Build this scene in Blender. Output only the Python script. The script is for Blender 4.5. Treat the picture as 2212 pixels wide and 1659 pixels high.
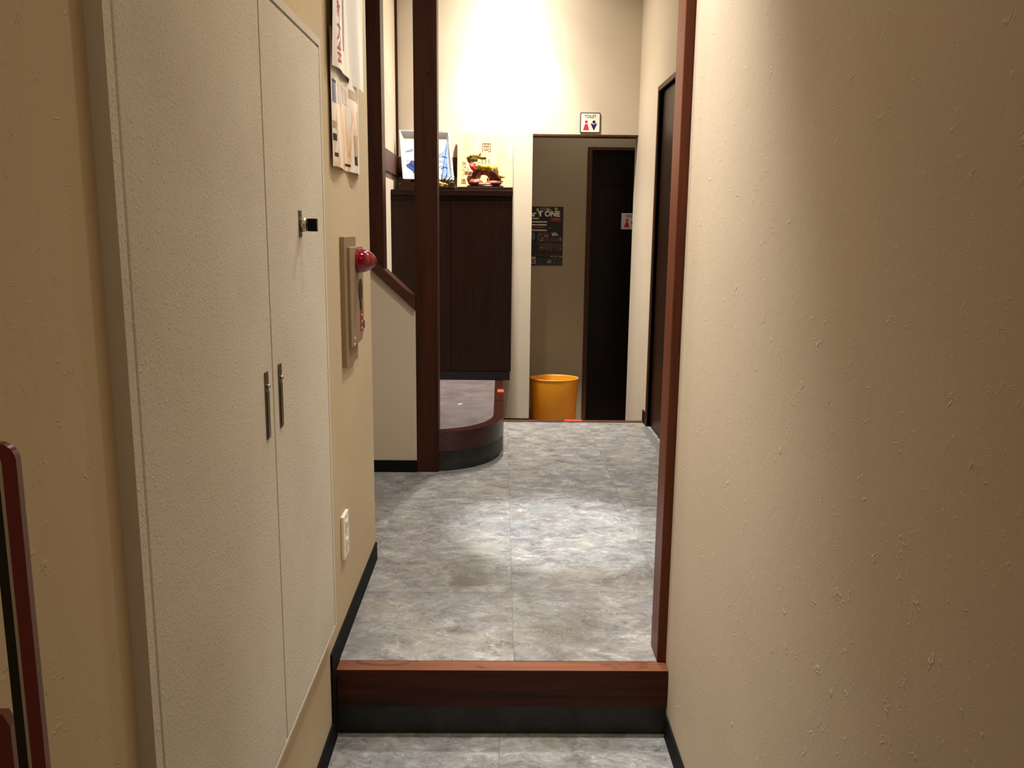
import bpy, bmesh, math, random
from mathutils import Vector, Matrix
random.seed(7)
S = bpy.context.scene
for o in list(bpy.data.objects): bpy.data.objects.remove(o)
COL = S.collection

# ------------------------------------------------------------------ camera
W, H, F = 2212.0, 1659.0, 1840.0
CAM_H = 1.40
fw = Vector((1083.5 - W/2, 490.0 - H/2, F)).normalized()          # corridor axis seen by the camera (x right, y down, z forward)
dn = Vector((997.0 - W/2, F*F/339.5, F)); dn = (dn - fw*dn.dot(fw)).normalized()
up = -dn; rt = fw.cross(up)
cx = Vector((rt[0], fw[0], up[0])); cy = Vector((rt[1], fw[1], up[1])); cz = Vector((rt[2], fw[2], up[2]))
cam = bpy.data.cameras.new('camera'); cam.sensor_width = 36.0; cam.lens = F/W*36.0; cam.clip_start = 0.02
co = bpy.data.objects.new('camera', cam); COL.objects.link(co)
co.matrix_world = Matrix(((cx[0], -cy[0], -cz[0], 0), (cx[1], -cy[1], -cz[1], 0), (cx[2], -cy[2], -cz[2], CAM_H), (0, 0, 0, 1)))
S.camera = co

def ray(x, y):
    a, b = (x - W/2)/F, (y - H/2)/F
    return cx*a + cy*b + cz
def atY(x, y, Y): d = ray(x, y); t = Y/d[1]; return Vector((d[0]*t, Y, CAM_H + d[2]*t))
def atX(x, y, X): d = ray(x, y); t = X/d[0]; return Vector((X, d[1]*t, CAM_H + d[2]*t))
def atZ(x, y, Z): d = ray(x, y); t = (Z - CAM_H)/d[2]; return Vector((d[0]*t, d[1]*t, Z))

# ------------------------------------------------------------------ world, lamps, exposure
S.view_settings.view_transform = 'Standard'; S.view_settings.look = 'None'
S.view_settings.exposure = 0.0; S.view_settings.gamma = 1.0; S.view_settings.use_curve_mapping = False
w = bpy.data.worlds.new('world'); S.world = w; w.use_nodes = True
w.node_tree.nodes['Background'].inputs[0].default_value = (1.0, 0.82, 0.55, 1)
w.node_tree.nodes['Background'].inputs[1].default_value = 0.02

def spot(name, loc, power, color=(1, .9, .76), size=150, blend=1.0, radius=.045, aim=(0, 0, -1)):
    l = bpy.data.lights.new(name, 'SPOT'); l.energy = power; l.color = color
    l.spot_size = math.radians(size); l.spot_blend = blend; l.shadow_soft_size = radius
    o = bpy.data.objects.new(name, l); COL.objects.link(o); o.location = loc
    o.rotation_euler = Vector(aim).to_track_quat('-Z', 'Y').to_euler()
    return o
# the back and room lamps have a wide spill and a tighter beam
spot('downlight_back', (0.04, 5.45, 3.28), 135, (1, .94, .86), 98)                          # by the back wall
spot('downlight_back_spill', (0.04, 5.45, 3.28), 96, (1, .94, .80), 150)
spot('downlight_back_beam', (0.04, 5.45, 3.28), 420, (1, .92, .80), 64, aim=(0, .10, -1))
spot('downlight_room', (0.25, 3.28, 3.28), 140, (1, 1, .97), 120)                          # middle of the room
spot('downlight_room_beam', (0.24, 3.27, 3.28), 640, (.95, 1, 1), 19, .75)
spot('downlight_far', (-0.06, 4.74, 3.28), 95, (1, .96, .88), 84, 1.0, .03)                             # before the opening
spot('fill_right_post', (-0.35, 3.30, 3.28), 150, (1, .85, .72), 44, aim=(.82, -1.3, -2.2))  # added lamp, brightens the right wall by the entrance post
spot('downlight_side', (0.80, 2.70, 3.28), 62, (1, .95, .86), 120)                           # behind the right-hand wall
spot('downlight_corridor', (0.10, 1.85, 3.28), 60, (1, .90, .70), 110)                     # near corridor
spot('fill_right_wall', (-0.08, 2.30, 3.28), 330, (1, .99, .95), 46, aim=(.52, -.31, -2.5))  # added lamp, aimed to brighten the near right wall
spot('downlight_entry', (0.30, -0.70, 3.20), 54, (1, .84, .60), 150)                         # nearer the entrance, behind the camera
spot('downlight_hall', (0.70, 6.24, 2.90), 20, (1, .94, .90), 160)                           # toilet hall

# ------------------------------------------------------------------ materials
def lin(c): c /= 255.0; return c/12.92 if c <= .04045 else ((c + .055)/1.055)**2.4
def rgb(r, g, b): return (lin(r), lin(g), lin(b), 1)
class NT:
    def __init__(s, name):
        s.m = bpy.data.materials.new(name); s.m.use_nodes = True; s.t = s.m.node_tree; s.n = s.t.nodes; s.b = s.n['Principled BSDF']
    def node(s, kind, ins=None, **kw):
        n = s.n.new(kind)
        for k, v in kw.items(): setattr(n, k, v)
        for k, v in (ins or {}).items(): s.put(n.inputs[k], v)
        return n
    def put(s, sock, v):
        if isinstance(v, bpy.types.NodeSocket): s.t.links.new(v, sock)
        elif isinstance(v, bpy.types.Node): s.t.links.new(v.outputs[0], sock)
        else: sock.default_value = v
    def set(s, **kw):
        for k, v in kw.items(): s.put(s.b.inputs[k.replace('_', ' ')], v)
    def pos(s): return s.node('ShaderNodeNewGeometry').outputs['Position']
    def math(s, op, a, b=None, c=None, clamp=False):
        n = s.node('ShaderNodeMath', operation=op, use_clamp=clamp); s.put(n.inputs[0], a)
        if b is not None: s.put(n.inputs[1], b)
        if c is not None: s.put(n.inputs[2], c)
        return n.outputs[0]
    def vmath(s, op, a, b=None):
        n = s.node('ShaderNodeVectorMath', operation=op); s.put(n.inputs[0], a)
        if b is not None: s.put(n.inputs[1], b)
        return n.outputs[0]
    def noise(s, v, scale, detail=4, rough=.5, dist=0.0, color=False):
        n = s.node('ShaderNodeTexNoise', {'Vector': v, 'Scale': scale, 'Detail': detail, 'Roughness': rough, 'Distortion': dist})
        return n.outputs['Color' if color else 'Fac']
    def ramp(s, f, stops):
        n = s.node('ShaderNodeValToRGB', {'Fac': f}); e = n.color_ramp.elements
        while len(e) < len(stops): e.new(.5)
        for q, (p, c) in zip(e, stops): q.position = p; q.color = c if len(c) == 4 else (*c, 1)
        return n.outputs['Color']
    def rng(s, v, a, b, c=0.0, d=1.0):
        n = s.node('ShaderNodeMapRange', {'Value': v, 'From Min': a, 'From Max': b, 'To Min': c, 'To Max': d}, interpolation_type='SMOOTHSTEP'); return n.outputs[0]
    def mix(s, f, a, b, mode='MIX'):
        n = s.node('ShaderNodeMix', data_type='RGBA', blend_type=mode); s.put(n.inputs['Factor'], f); s.put(n.inputs[6], a); s.put(n.inputs[7], b); return n.outputs[2]
    def bump(s, h, strength=.3, dist=.01, normal=None):
        n = s.node('ShaderNodeBump', {'Height': h, 'Strength': strength, 'Distance': dist})
        if normal is not None: s.put(n.inputs['Normal'], normal)
        return n.outputs[0]

def plain(name, c, rough=.5, metal=0.0, **kw):
    q = NT(name); q.set(Base_Color=c, Roughness=rough, Metallic=metal, **kw); return q.m

def plaster(name, c, marks=1.0, grain=1.0):
    q = NT(name); p = q.pos()
    soft = q.noise(p, 2.2, 3); fine = q.noise(p, 210, 3, .6); mid = q.noise(p, 45, 3, .55)
    wob = q.vmath('ADD', p, q.vmath('MULTIPLY', q.noise(p, 9, 2, color=True), (.10, .10, .10)))
    rid = q.math('ABSOLUTE', q.math('SUBTRACT', q.noise(wob, 34, 2, .5, .6), .5))
    line = q.rng(rid, .0, .028, 1, 0)
    mask = q.rng(q.noise(p, 27, 2), .60, .68)
    curl = q.math('MULTIPLY', line, mask)
    fl = q.math('MULTIPLY', q.rng(q.math('ABSOLUTE', q.math('SUBTRACT', q.noise(wob, 120, 1, .5, .8), .5)), 0, .05, 1, 0), q.rng(q.noise(p, 70, 1), .56, .66))
    h = q.math('ADD', q.math('MULTIPLY', curl, 1.0*marks), q.math('MULTIPLY', fl, .45*marks))
    h = q.math('ADD', h, q.math('MULTIPLY', fine, .16*grain)); h = q.math('ADD', h, q.math('MULTIPLY', mid, .30*grain))
    base = q.mix(q.rng(soft, .3, .7), tuple(x*.93 for x in c[:3]) + (1,), c)
    base = q.mix(q.math('MULTIPLY', fine, .25), base, tuple(x*.8 for x in c[:3]) + (1,))
    q.set(Base_Color=base, Roughness=.82, Normal=q.bump(h, .42, .0020)); q.b.inputs['Specular IOR Level'].default_value = .25
    return q.m

def spray_coat(name, c):
    q = NT(name); p = q.pos()
    v = q.noise(p, 215, 2, .5, .2); v2 = q.noise(p, 420, 2, .5)
    h = q.math('ADD', q.rng(v, .50, .74), q.math('MULTIPLY', v2, .22))
    pit = q.math('MULTIPLY', q.rng(q.noise(p, 260, 1), .66, .74), q.rng(q.noise(p, 5, 2), .42, .66))
    base = q.mix(q.math('MULTIPLY', pit, .42), c, rgb(96, 80, 58))
    base = q.mix(q.math('MULTIPLY', q.rng(q.noise(p, 3, 3), .35, .75), .16), base, rgb(150, 128, 96))
    q.set(Base_Color=base, Roughness=.8, Normal=q.bump(h, .42, .0016)); q.b.inputs['Specular IOR Level'].default_value = .25
    return q.m

def wood(name, dark, light, axis='z', scale=1.0, rough=.42, knots=0.0, worn=None, spec=.2):
    q = NT(name); p = q.pos()
    st = {'x': (1.2, 22, 22), 'y': (22, 1.2, 22), 'z': (22, 22, 1.2)}[axis]
    s = q.vmath('MULTIPLY', p, tuple(k*scale for k in st))
    g = q.noise(s, 1.0, 6, .6, 1.2); g2 = q.noise(s, 5.0, 3, .6)
    f = q.math('ADD', q.math('MULTIPLY', g, .75), q.math('MULTIPLY', g2, .25))
    base = q.ramp(f, [(.30, dark), (.70, light)])
    if knots:
        v = q.node('ShaderNodeTexVoronoi', {'Vector': p, 'Scale': 6.5}, feature='F1')
        sp = q.math('MULTIPLY', q.rng(v.outputs['Distance'], .03, .055, 1, 0), q.rng(v.outputs['Color'], .40, .42))
        base = q.mix(q.math('MULTIPLY', sp, knots), base, rgb(12, 6, 4))
    if worn:
        base = q.mix(q.math('MULTIPLY', q.rng(q.noise(q.vmath('MULTIPLY', p, (4, 10, 10)), 1.3, 4, .6, .6), .56, .68), .8), base, worn)
    q.set(Base_Color=base, Roughness=rough, Normal=q.bump(f, .12, .002)); q.b.inputs['Specular IOR Level'].default_value = spec; return q.m

def tile_floor(name, ox, oy, stains=()):
    q = NT(name); p = q.pos(); T = .5
    sx = q.node('ShaderNodeSeparateXYZ', {'Vector': p})
    u = q.math('DIVIDE', q.math('SUBTRACT', sx.outputs[0], ox), T); v = q.math('DIVIDE', q.math('SUBTRACT', sx.outputs[1], oy), T)
    cell = q.node('ShaderNodeCombineXYZ', {'X': q.math('FLOOR', u), 'Y': q.math('FLOOR', v), 'Z': 0.0})
    jump = q.node('ShaderNodeTexWhiteNoise', {'Vector': cell}, noise_dimensions='3D').outputs['Color']
    pp = q.vmath('ADD', p, q.vmath('MULTIPLY', jump, (7.3, 5.1, 3.7)))
    r = q.node('ShaderNodeMapping', {'Vector': pp, 'Rotation': (0, 0, .55), 'Scale': (1.0, 1.4, 1.0)})
    warp = q.vmath('ADD', r.outputs[0], q.vmath('MULTIPLY', q.noise(r.outputs[0], 6, 4, color=True), (.14, .14, .14)))
    n1 = q.noise(warp, 10, 10, .68, .3); n2 = q.noise(warp, 46, 8, .70, .3); n3 = q.noise(r.outputs[0], 4.2, 3, .5, .3); n4 = q.noise(warp, 8.5, 4, .55); n5 = q.noise(warp, 130, 4, .65)
    f = q.math('ADD', q.math('ADD', q.math('MULTIPLY', n1, .52), q.math('MULTIPLY', n2, .34)), q.math('MULTIPLY', n5, .14))
    base = q.ramp(f, [(.34, rgb(70, 67, 66)), (.45, rgb(116, 113, 111)), (.54, rgb(142, 140, 138)), (.66, rgb(184, 182, 177))])
    base = q.mix(q.math('MULTIPLY', q.rng(n4, .52, .64), .34), base, rgb(120, 104, 106))
    base = q.mix(q.math('MULTIPLY', q.rng(n3, .54, .68), .30), base, rgb(163, 159, 142))
    base = q.mix(q.math('MULTIPLY', q.rng(n3, .46, .30), .34), base, rgb(106, 112, 118))
    crack = q.math('MULTIPLY', q.rng(q.math('ABSOLUTE', q.math('SUBTRACT', q.noise(warp, 8.5, 4, .6, .5), .5)), 0, .011, 1, 0), q.rng(q.noise(pp, 9, 2), .50, .58))
    base = q.mix(q.math('MULTIPLY', crack, .6), base, rgb(63, 55, 51))
    lite = q.math('MULTIPLY', q.rng(q.math('ABSOLUTE', q.math('SUBTRACT', q.noise(warp, 14, 4, .6, .4), .52)), 0, .013, 1, 0), q.rng(q.noise(pp, 11, 2), .52, .62))
    base = q.mix(q.math('MULTIPLY', lite, .5), base, rgb(196, 192, 180))
    for (x, y, rad, k) in stains:                                    # grime worked into the tread of the vinyl
        d = q.node('ShaderNodeVectorMath', {0: p, 1: (x, y, .2)}, operation='DISTANCE').outputs['Value']
        d = q.math('ADD', d, q.math('MULTIPLY', q.math('SUBTRACT', q.noise(p, 14, 4), .5), rad*.9))
        g = q.math('MULTIPLY', q.rng(d, rad*.15, rad, 1, 0), q.rng(q.noise(p, 160, 2, .6), .36, .6, .45, 1))
        base = q.mix(q.math('MULTIPLY', g, k), base, rgb(76, 70, 58))
    ed = q.math('MINIMUM', q.math('PINGPONG', u, .5), q.math('PINGPONG', v, .5))
    seam = q.rng(q.math('MULTIPLY', ed, T), .0004, .0016, 1, 0)
    base = q.mix(q.math('MULTIPLY', seam, .55), base, rgb(84, 78, 72))
    h = q.math('SUBTRACT', q.math('ADD', q.math('MULTIPLY', n2, .5), n1), q.math('MULTIPLY', crack, .7))
    q.set(Base_Color=base, Roughness=q.rng(n2, .3, .7, .42, .58), Normal=q.bump(h, .28, .004)); q.b.inputs['Specular IOR Level'].default_value = .4
    return q.m

def slate(name, d, l, sc=9):
    q = NT(name); p = q.pos()
    wv = q.vmath('ADD', p, q.vmath('MULTIPLY', q.noise(p, 6, 3, color=True), (.1, .1, .1)))
    n = q.noise(wv, sc, 8, .65, .4); base = q.ramp(n, [(.35, d), (.68, l)])
    q.set(Base_Color=base, Roughness=.55, Normal=q.bump(n, .4, .004)); return q.m

M = {}
WALL = rgb(206, 189, 165)
M['wall'] = plaster('wall_plaster', WALL); M['wall_stair'] = plaster('stair_plaster', WALL, .10, .9); M['wall_warm'] = plaster('warm_plaster', rgb(204, 183, 150))
M['wall_room'] = plaster('room_plaster', rgb(210, 196, 176), .10, .9)
M['wall_hall'] = plaster('hall_cloth', rgb(178, 162, 134), .25, .5)
M['ceiling'] = plain('ceiling_board', rgb(214, 200, 176), .9)
M['floor'] = tile_floor('stone_vinyl', .045, 2.672 - 5, [(-.115, 2.76, .085, .8), (-.12, 2.86, .17, .42), (.20, 2.37, .20, .6), (.27, 2.50, .13, .4)])
M['floor_low'] = tile_floor('stone_vinyl_low', .005, 2.09 - 5)
M['floor_hall'] = plain('hall_floor', rgb(110, 98, 84), .5)
M['spray'] = spray_coat('spray_coat', rgb(216, 207, 191))
M['steel_frame'] = plain('painted_steel', rgb(190, 178, 160), .5)
M['post'] = wood('dark_timber', rgb(42, 19, 10), rgb(68, 33, 18), 'z', 1, .45, 1.0)
M['post_red'] = wood('reddish_timber', rgb(82, 40, 24), rgb(120, 64, 40), 'z', 1, .42, .6)
M['rail'] = wood('rail_timber', rgb(52, 26, 16), rgb(84, 46, 30), 'x', 1, .3, spec=.5)
M['brown'] = wood('brown_timber', rgb(60, 36, 24), rgb(92, 58, 40), 'z', 1, .5)
M['beam'] = wood('step_timber', rgb(18, 9, 6), rgb(84, 40, 20), 'x', .8, .42)
M['nosing'] = wood('worn_timber', rgb(96, 55, 36), rgb(134, 82, 56), 'x', .8, .45, worn=rgb(58, 36, 28))
M['cab'] = wood('cabinet_veneer', rgb(28, 14, 8), rgb(44, 23, 14), 'z', 2.2, .36)
M['cab_dark'] = plain('near_black', rgb(10, 6, 4), .7)  # near-black of the cabinet plinth and the sliding door's pull
M['door'] = wood('door_veneer', rgb(14, 8, 5), rgb(24, 14, 9), 'z', 2, .4)
M['plat'] = wood('lacquered_timber', rgb(40, 16, 11), rgb(68, 29, 20), 'x', .9, .28, spec=.4)
M['plat_top'] = slate('platform_vinyl', rgb(84, 74, 74), rgb(108, 98, 98), 7)
M['kick'] = slate('black_slate', rgb(13, 13, 12), rgb(44, 44, 40), 12)
M['black'] = plain('black_vinyl', rgb(17, 16, 15), .7, Specular_IOR_Level=.12)
M['blackgloss'] = plain('black_gloss', rgb(12, 11, 11), .25)
M['white'] = plain('white_plastic', rgb(238, 230, 214), .4)
M['grey_dark'] = plain('dark_grey', rgb(70, 66, 62), .5)
M['paper'] = plain('paper', rgb(236, 230, 222), .35)
M['chrome'] = plain('brushed_steel', (.55, .52, .48, 1), .28, 1.0)
M['steel_dark'] = plain('dull_steel', (.20, .17, .14, 1), .32, 1.0)
M['alu'] = plain('aluminium', (.62, .61, .6, 1), .38, .9)
M['beige'] = plain('beige_enamel', rgb(146, 124, 96), .45)
q = NT('red_lens'); q.set(Base_Color=rgb(128, 3, 28), Roughness=.12, Coat_Weight=.5); M['redlens'] = q.m
M['red'] = plain('red_print', rgb(150, 34, 28), .5)
M['crimson'] = plain('crimson_print', rgb(226, 34, 62), .45)
M['navy'] = plain('navy_print', rgb(24, 22, 84), .45)
M['ink'] = plain('black_ink', rgb(24, 20, 18), .5)
M['inkred'] = plain('red_ink', rgb(196, 48, 58), .5)
M['tape'] = plain('red_tape', rgb(236, 70, 56), .45)
q = NT('amber_plastic'); q.set(Base_Color=rgb(226, 152, 34), Roughness=.35, Subsurface_Weight=.08); M['amber'] = q.m
q = NT('dark_red_lacquer'); q.set(Base_Color=rgb(96, 18, 26), Roughness=.2, Coat_Weight=.5); M['lacquer'] = q.m
M['porcelain'] = plain('porcelain', rgb(200, 203, 204), .15)
M['blue1'] = plain('blue_wash', rgb(112, 136, 192), .2)
M['blue2'] = plain('blue_brush', rgb(52, 76, 140), .2)
M['blue3'] = plain('blue_line', rgb(24, 40, 92), .2)
M['bluegrey'] = plain('grey_blue_wash', rgb(126, 134, 172), .2)
q = NT('gold_glaze'); p = q.pos(); n = q.noise(p, 60, 4, .6); q.set(Base_Color=q.ramp(n, [(.35, rgb(92, 70, 12)), (.55, rgb(176, 142, 36)), (.75, rgb(224, 196, 92))]), Roughness=.25, Metallic=.35, Normal=q.bump(q.noise(p, 120, 2), .5, .004)); M['gold'] = q.m
q = NT('olive_glaze'); p = q.pos(); n = q.noise(p, 50, 4, .6); q.set(Base_Color=q.ramp(n, [(.35, rgb(48, 34, 12)), (.6, rgb(112, 92, 26)), (.8, rgb(190, 160, 70))]), Roughness=.25, Metallic=.2); M['olive'] = q.m
q = NT('carved_rock'); p = q.pos(); n = q.noise(q.vmath('MULTIPLY', p, (1, 1, 2.4)), 34, 5, .6, .8); q.set(Base_Color=q.ramp(n, [(.35, rgb(70, 22, 14)), (.55, rgb(150, 68, 44)), (.75, rgb(214, 140, 100))]), Roughness=.3, Normal=q.bump(n, .8, .01)); M['rock'] = q.m
M['figdark'] = plain('dark_glaze', rgb(62, 26, 16), .3)
M['ribbon'] = plain('red_ribbon', rgb(214, 26, 60), .45)
M['pink'] = plain('pink_cord', rgb(232, 140, 150), .5)
M['tagwood'] = plain('tag_wood', rgb(226, 186, 140), .6)
q = NT('pale_plank'); p = q.pos(); n = q.noise(q.vmath('MULTIPLY', p, (30, 30, 1.5)), 1, 4); q.set(Base_Color=q.ramp(n, [(.3, rgb(208, 160, 112)), (.7, rgb(228, 186, 140))]), Roughness=.5); M['plank'] = q.m
M['walnut'] = wood('dark_stand', rgb(40, 22, 14), rgb(64, 38, 26), 'x', 1, .4)
M['brush'] = plain('brush_ink', rgb(84, 56, 40), .6)
M['brushfade'] = plain('faded_ink', rgb(176, 160, 140), .6)

# ------------------------------------------------------------------ mesh helpers
def bm_box(bm, a, b, bev=0.0, mi=0):
    x0, y0, z0 = a; x1, y1, z1 = b
    vs = [bm.verts.new(c) for c in ((x0, y0, z0), (x1, y0, z0), (x1, y1, z0), (x0, y1, z0), (x0, y0, z1), (x1, y0, z1), (x1, y1, z1), (x0, y1, z1))]
    fs = [bm.faces.new([vs[i] for i in f]) for f in ((0, 3, 2, 1), (4, 5, 6, 7), (0, 1, 5, 4), (1, 2, 6, 5), (2, 3, 7, 6), (3, 0, 4, 7))]
    for f in fs: f.material_index = mi
    if bev:
        es = list({e for f in fs for e in f.edges})
        r = bmesh.ops.bevel(bm, geom=es, offset=bev, segments=2, affect='EDGES', profile=.5)
        for f in r['faces']: f.material_index = mi
def bm_prism(bm, poly, d, bev=0.0, mi=0):
    """closed polygon (3-D points, one plane) pushed along vector d"""
    d = Vector(d); a = [bm.verts.new(Vector(p)) for p in poly]; b = [bm.verts.new(Vector(p) + d) for p in poly]; n = len(a)
    fs = [bm.faces.new(a[::-1]), bm.faces.new(b)] + [bm.faces.new((a[i], a[(i+1) % n], b[(i+1) % n], b[i])) for i in range(n)]
    for f in fs: f.material_index = mi
    if bev:
        es = list(fs[1].edges)
        bmesh.ops.bevel(bm, geom=es, offset=bev, segments=2, affect='EDGES', profile=.5)
def bm_poly(bm, pts, mi=0):
    f = bm.faces.new([bm.verts.new(Vector(p)) for p in pts]); f.material_index = mi
def bm_ball(bm, c, r, mi=0, seg=16, rot=None):
    m = Matrix.Translation(Vector(c))
    if rot is not None: m = m @ rot
    m = m @ Matrix.Diagonal((*((r, r, r) if isinstance(r, (int, float)) else r), 1))
    res = bmesh.ops.create_uvsphere(bm, u_segments=seg, v_segments=max(8, seg*3//4), radius=1, matrix=m)
    for f in {f for v in res['verts'] for f in v.link_faces}: f.material_index = mi; f.smooth = True
def bm_lathe(bm, c, axis, prof, seg=32, mi=0, caps=(True, True), sx=1.0, sy=1.0):
    """prof: (radius, distance along axis)"""
    q = Vector(axis).to_track_quat('Z', 'Y').to_matrix(); c = Vector(c); rings = []
    for r, h in prof: rings.append([bm.verts.new(c + q @ Vector((r*sx*math.cos(2*math.pi*k/seg), r*sy*math.sin(2*math.pi*k/seg), h))) for k in range(seg)])
    for a, b in zip(rings, rings[1:]):
        for k in range(seg):
            f = bm.faces.new((a[k], a[(k+1) % seg], b[(k+1) % seg], b[k])); f.smooth = True; f.material_index = mi
    if caps[0]: bm.faces.new(rings[0][::-1]).material_index = mi
    if caps[1]: bm.faces.new(rings[-1]).material_index = mi
def bm_tube(bm, pts, rad, seg=10, mi=0):
    pts = [Vector(p) for p in pts]; rings = []
    for i, p in enumerate(pts):
        d = (pts[min(i+1, len(pts)-1)] - pts[max(i-1, 0)]).normalized(); q = d.to_track_quat('Z', 'Y').to_matrix()
        r = rad[i] if isinstance(rad, (list, tuple)) else rad
        rings.append([bm.verts.new(p + q @ Vector((r*math.cos(2*math.pi*k/seg), r*math.sin(2*math.pi*k/seg), 0))) for k in range(seg)])
    for a, b in zip(rings, rings[1:]):
        for k in range(seg):
            f = bm.faces.new((a[k], a[(k+1) % seg], b[(k+1) % seg], b[k])); f.smooth = True; f.material_index = mi
    bm.faces.new(rings[0][::-1]).material_index = mi; bm.faces.new(rings[-1]).material_index = mi

def root_loc(o):
    v = Vector((0, 0, 0))
    while o is not None: v += o.location; o = o.parent
    return v
def obj(name, bm, mats, parent=None, loc=None, recalc=True):
    """bm holds place coordinates; the object's origin goes to loc (top level) or to its parent's"""
    base = root_loc(parent) if parent else Vector(loc or (0, 0, 0))
    if recalc: bmesh.ops.recalc_face_normals(bm, faces=bm.faces[:])
    bmesh.ops.translate(bm, verts=bm.verts[:], vec=-base)
    me = bpy.data.meshes.new(name); bm.to_mesh(me); bm.free()
    for m in (mats if isinstance(mats, (list, tuple)) else [mats]): me.materials.append(m)
    o = bpy.data.objects.new(name, me); COL.objects.link(o)
    if parent: o.parent = parent
    else: o.location = base
    return o
def thing(name, label, cat, loc=(0, 0, 0), group=None):
    o = bpy.data.objects.new(name, None); COL.objects.link(o); o.location = loc; o.empty_display_size = .05
    return tag(o, label, cat, group)
def tag(o, label, cat, group=None):
    o['label'] = label; o['category'] = cat
    if group: o['group'] = group
    return o
def box(name, a, b, m, parent=None, bev=0.0, loc=None):
    bm = bmesh.new(); bm_box(bm, a, b, bev); return obj(name, bm, m, parent, loc)
def struct(name, bm, m, label=None, cat=None, parent=None):
    o = obj(name, bm, m, parent); o['kind'] = 'structure'
    if label: o['label'] = label; o['category'] = cat
    return o
def sbox(name, a, b, m, label=None, cat=None, bev=0.0):
    bm = bmesh.new(); bm_box(bm, a, b, bev); return struct(name, bm, m, label, cat)
def text_mesh(s, size, mat3, depth=0.0, font_bold=0.0, xs=1.0):
    """flat lettering: local x right, y up, centred; mat3 places it"""
    c = bpy.data.curves.new('lettering', 'FONT'); c.body = s; c.size = size; c.align_x = 'CENTER'; c.align_y = 'CENTER'; c.extrude = depth; c.offset = font_bold; c.resolution_u = 3
    t = bpy.data.objects.new('lettering', c); COL.objects.link(t)
    dg = bpy.context.evaluated_depsgraph_get(); me = bpy.data.meshes.new_from_object(t.evaluated_get(dg))
    bpy.data.objects.remove(t); bpy.data.curves.remove(c)
    bm = bmesh.new(); bm.from_mesh(me); bpy.data.meshes.remove(me)
    bmesh.ops.transform(bm, matrix=mat3 @ Matrix.Diagonal((xs, 1, 1, 1)), verts=bm.verts[:]); return bm
def frame(o, x, y):
    """matrix with local x, y directions at o"""
    x = Vector(x).normalized(); y = Vector(y).normalized(); z = x.cross(y)
    return Matrix(((x[0], y[0], z[0], o[0]), (x[1], y[1], z[1], o[1]), (x[2], y[2], z[2], o[2]), (0, 0, 0, 1)))
def join(bm, other, mi=0):
    me = bpy.data.meshes.new('tmp'); other.to_mesh(me); other.free(); k = len(bm.faces); bm.from_mesh(me); bpy.data.meshes.remove(me)
    bm.faces.ensure_lookup_table()
    for f in bm.faces[k:]: f.material_index = mi

# ------------------------------------------------------------------ key sizes
XL, XR = -.450, .472           # near corridor walls
YS, HS = 2.165, .200           # step front, upper floor height
YLC = 2.955                    # end of the left wall
YH = 4.080                     # half wall and posts
XA = -.705                     # side wall behind the half wall
YB = 5.870                     # back wall
XRR = .905                     # right wall of the room
YE = 5.245                     # edge of the upper floor
ZC1, ZC2 = 3.32, 3.32          # ceilings
YD = 6.50                      # wall with the toilet door

# ------------------------------------------------------------------ setting: floors, walls, ceilings
sbox('floor', (-1.6, YS + .05, -.24), (XRR + .35, YE, HS), M['floor'])
sbox('floor.001', (-1.6, -1.2, -.1), (1.7, YS + .12, 0), M['floor_low'])
ZH = -.14                        # floor of the toilet hall
sbox('floor.002', (-1.2, YE, ZH - .1), (1.9, YD + .2, ZH), M['floor_hall'])
sbox('wall_left', (XL - .14, -1.2, 0), (XL, YLC, ZC2), M['wall_warm'])
sbox('wall_right', (XR, -1.2, 0), (XR + .62, 2.21, ZC2), M['wall'])
sbox('wall_right.001', (XR + .10, 2.21, 0), (XR + .62, 2.31, ZC2), M['wall_room'])
sbox('ceiling', (XL, -1.2, ZC1), (XR, 2.22, ZC1 + .08), M['ceiling'])
sbox('ceiling.001', (-1.7, 2.22, ZC2), (1.9, YD + .2, ZC2 + .08), M['ceiling'])
sbox('wall_left_far', (-1.7, YLC, 0), (-1.6, 4.3, ZC2), M['wall_room'])
sbox('wall_left_return', (-1.6, YLC - .1, 0), (XL - .14, YLC, ZC2), M['wall_room'])
sbox('wall_alcove', (XA - .1, YH + .10, HS), (XA, YB + .12, ZC2), M['wall_room'])
# back wall with the opening to the toilets
OX0, OX1, OZ = .203, XRR, 2.010
bm = bmesh.new()
bm_box(bm, (XA - .1, YB, ZH), (OX0, YB + .12, ZC2)); bm_box(bm, (OX0, YB, OZ), (OX1, YB + .12, ZC2))
struct('wall_back', bm, M['wall_room'])
DY0, DY1, DZ = 3.40, 5.10, 2.175  # sliding door opening in the right wall
bm = bmesh.new()
bm_box(bm, (XRR, DY1, ZH), (XRR + .12, YB + .12, ZC2)); bm_box(bm, (XRR, 2.31, 0), (XRR + .12, DY0, ZC2)); bm_box(bm, (XRR, DY0, DZ), (XRR + .12, DY1, ZC2))
struct('wall_right_room', bm, M['wall_room'])
# wall behind the opening, with the doorway
DX0, DX1, DTZ = .668, 1.36, 1.965
bm = bmesh.new()
bm_box(bm, (-1.2, YD, ZH), (DX0 - .034, YD + .12, ZC2)); bm_box(bm, (DX0 - .034, YD, DTZ + .022), (1.9, YD + .12, ZC2)); bm_box(bm, (DX1 + .034, YD, ZH), (1.9, YD + .12, DTZ + .022))
struct('wall_hall', bm, M['wall_hall'])
sbox('wall_hall_left', (-1.2, YB + .12, ZH), (-1.1, YD, ZC2), M['wall_hall'])
sbox('wall_hall_right', (1.8, YB + .12, ZH), (1.9, YD, ZC2), M['wall_hall'])
sbox('wall_hall_right.001', (XRR + .12, YB, ZH), (1.8, YB + .12, ZC2), M['wall_hall'])

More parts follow.
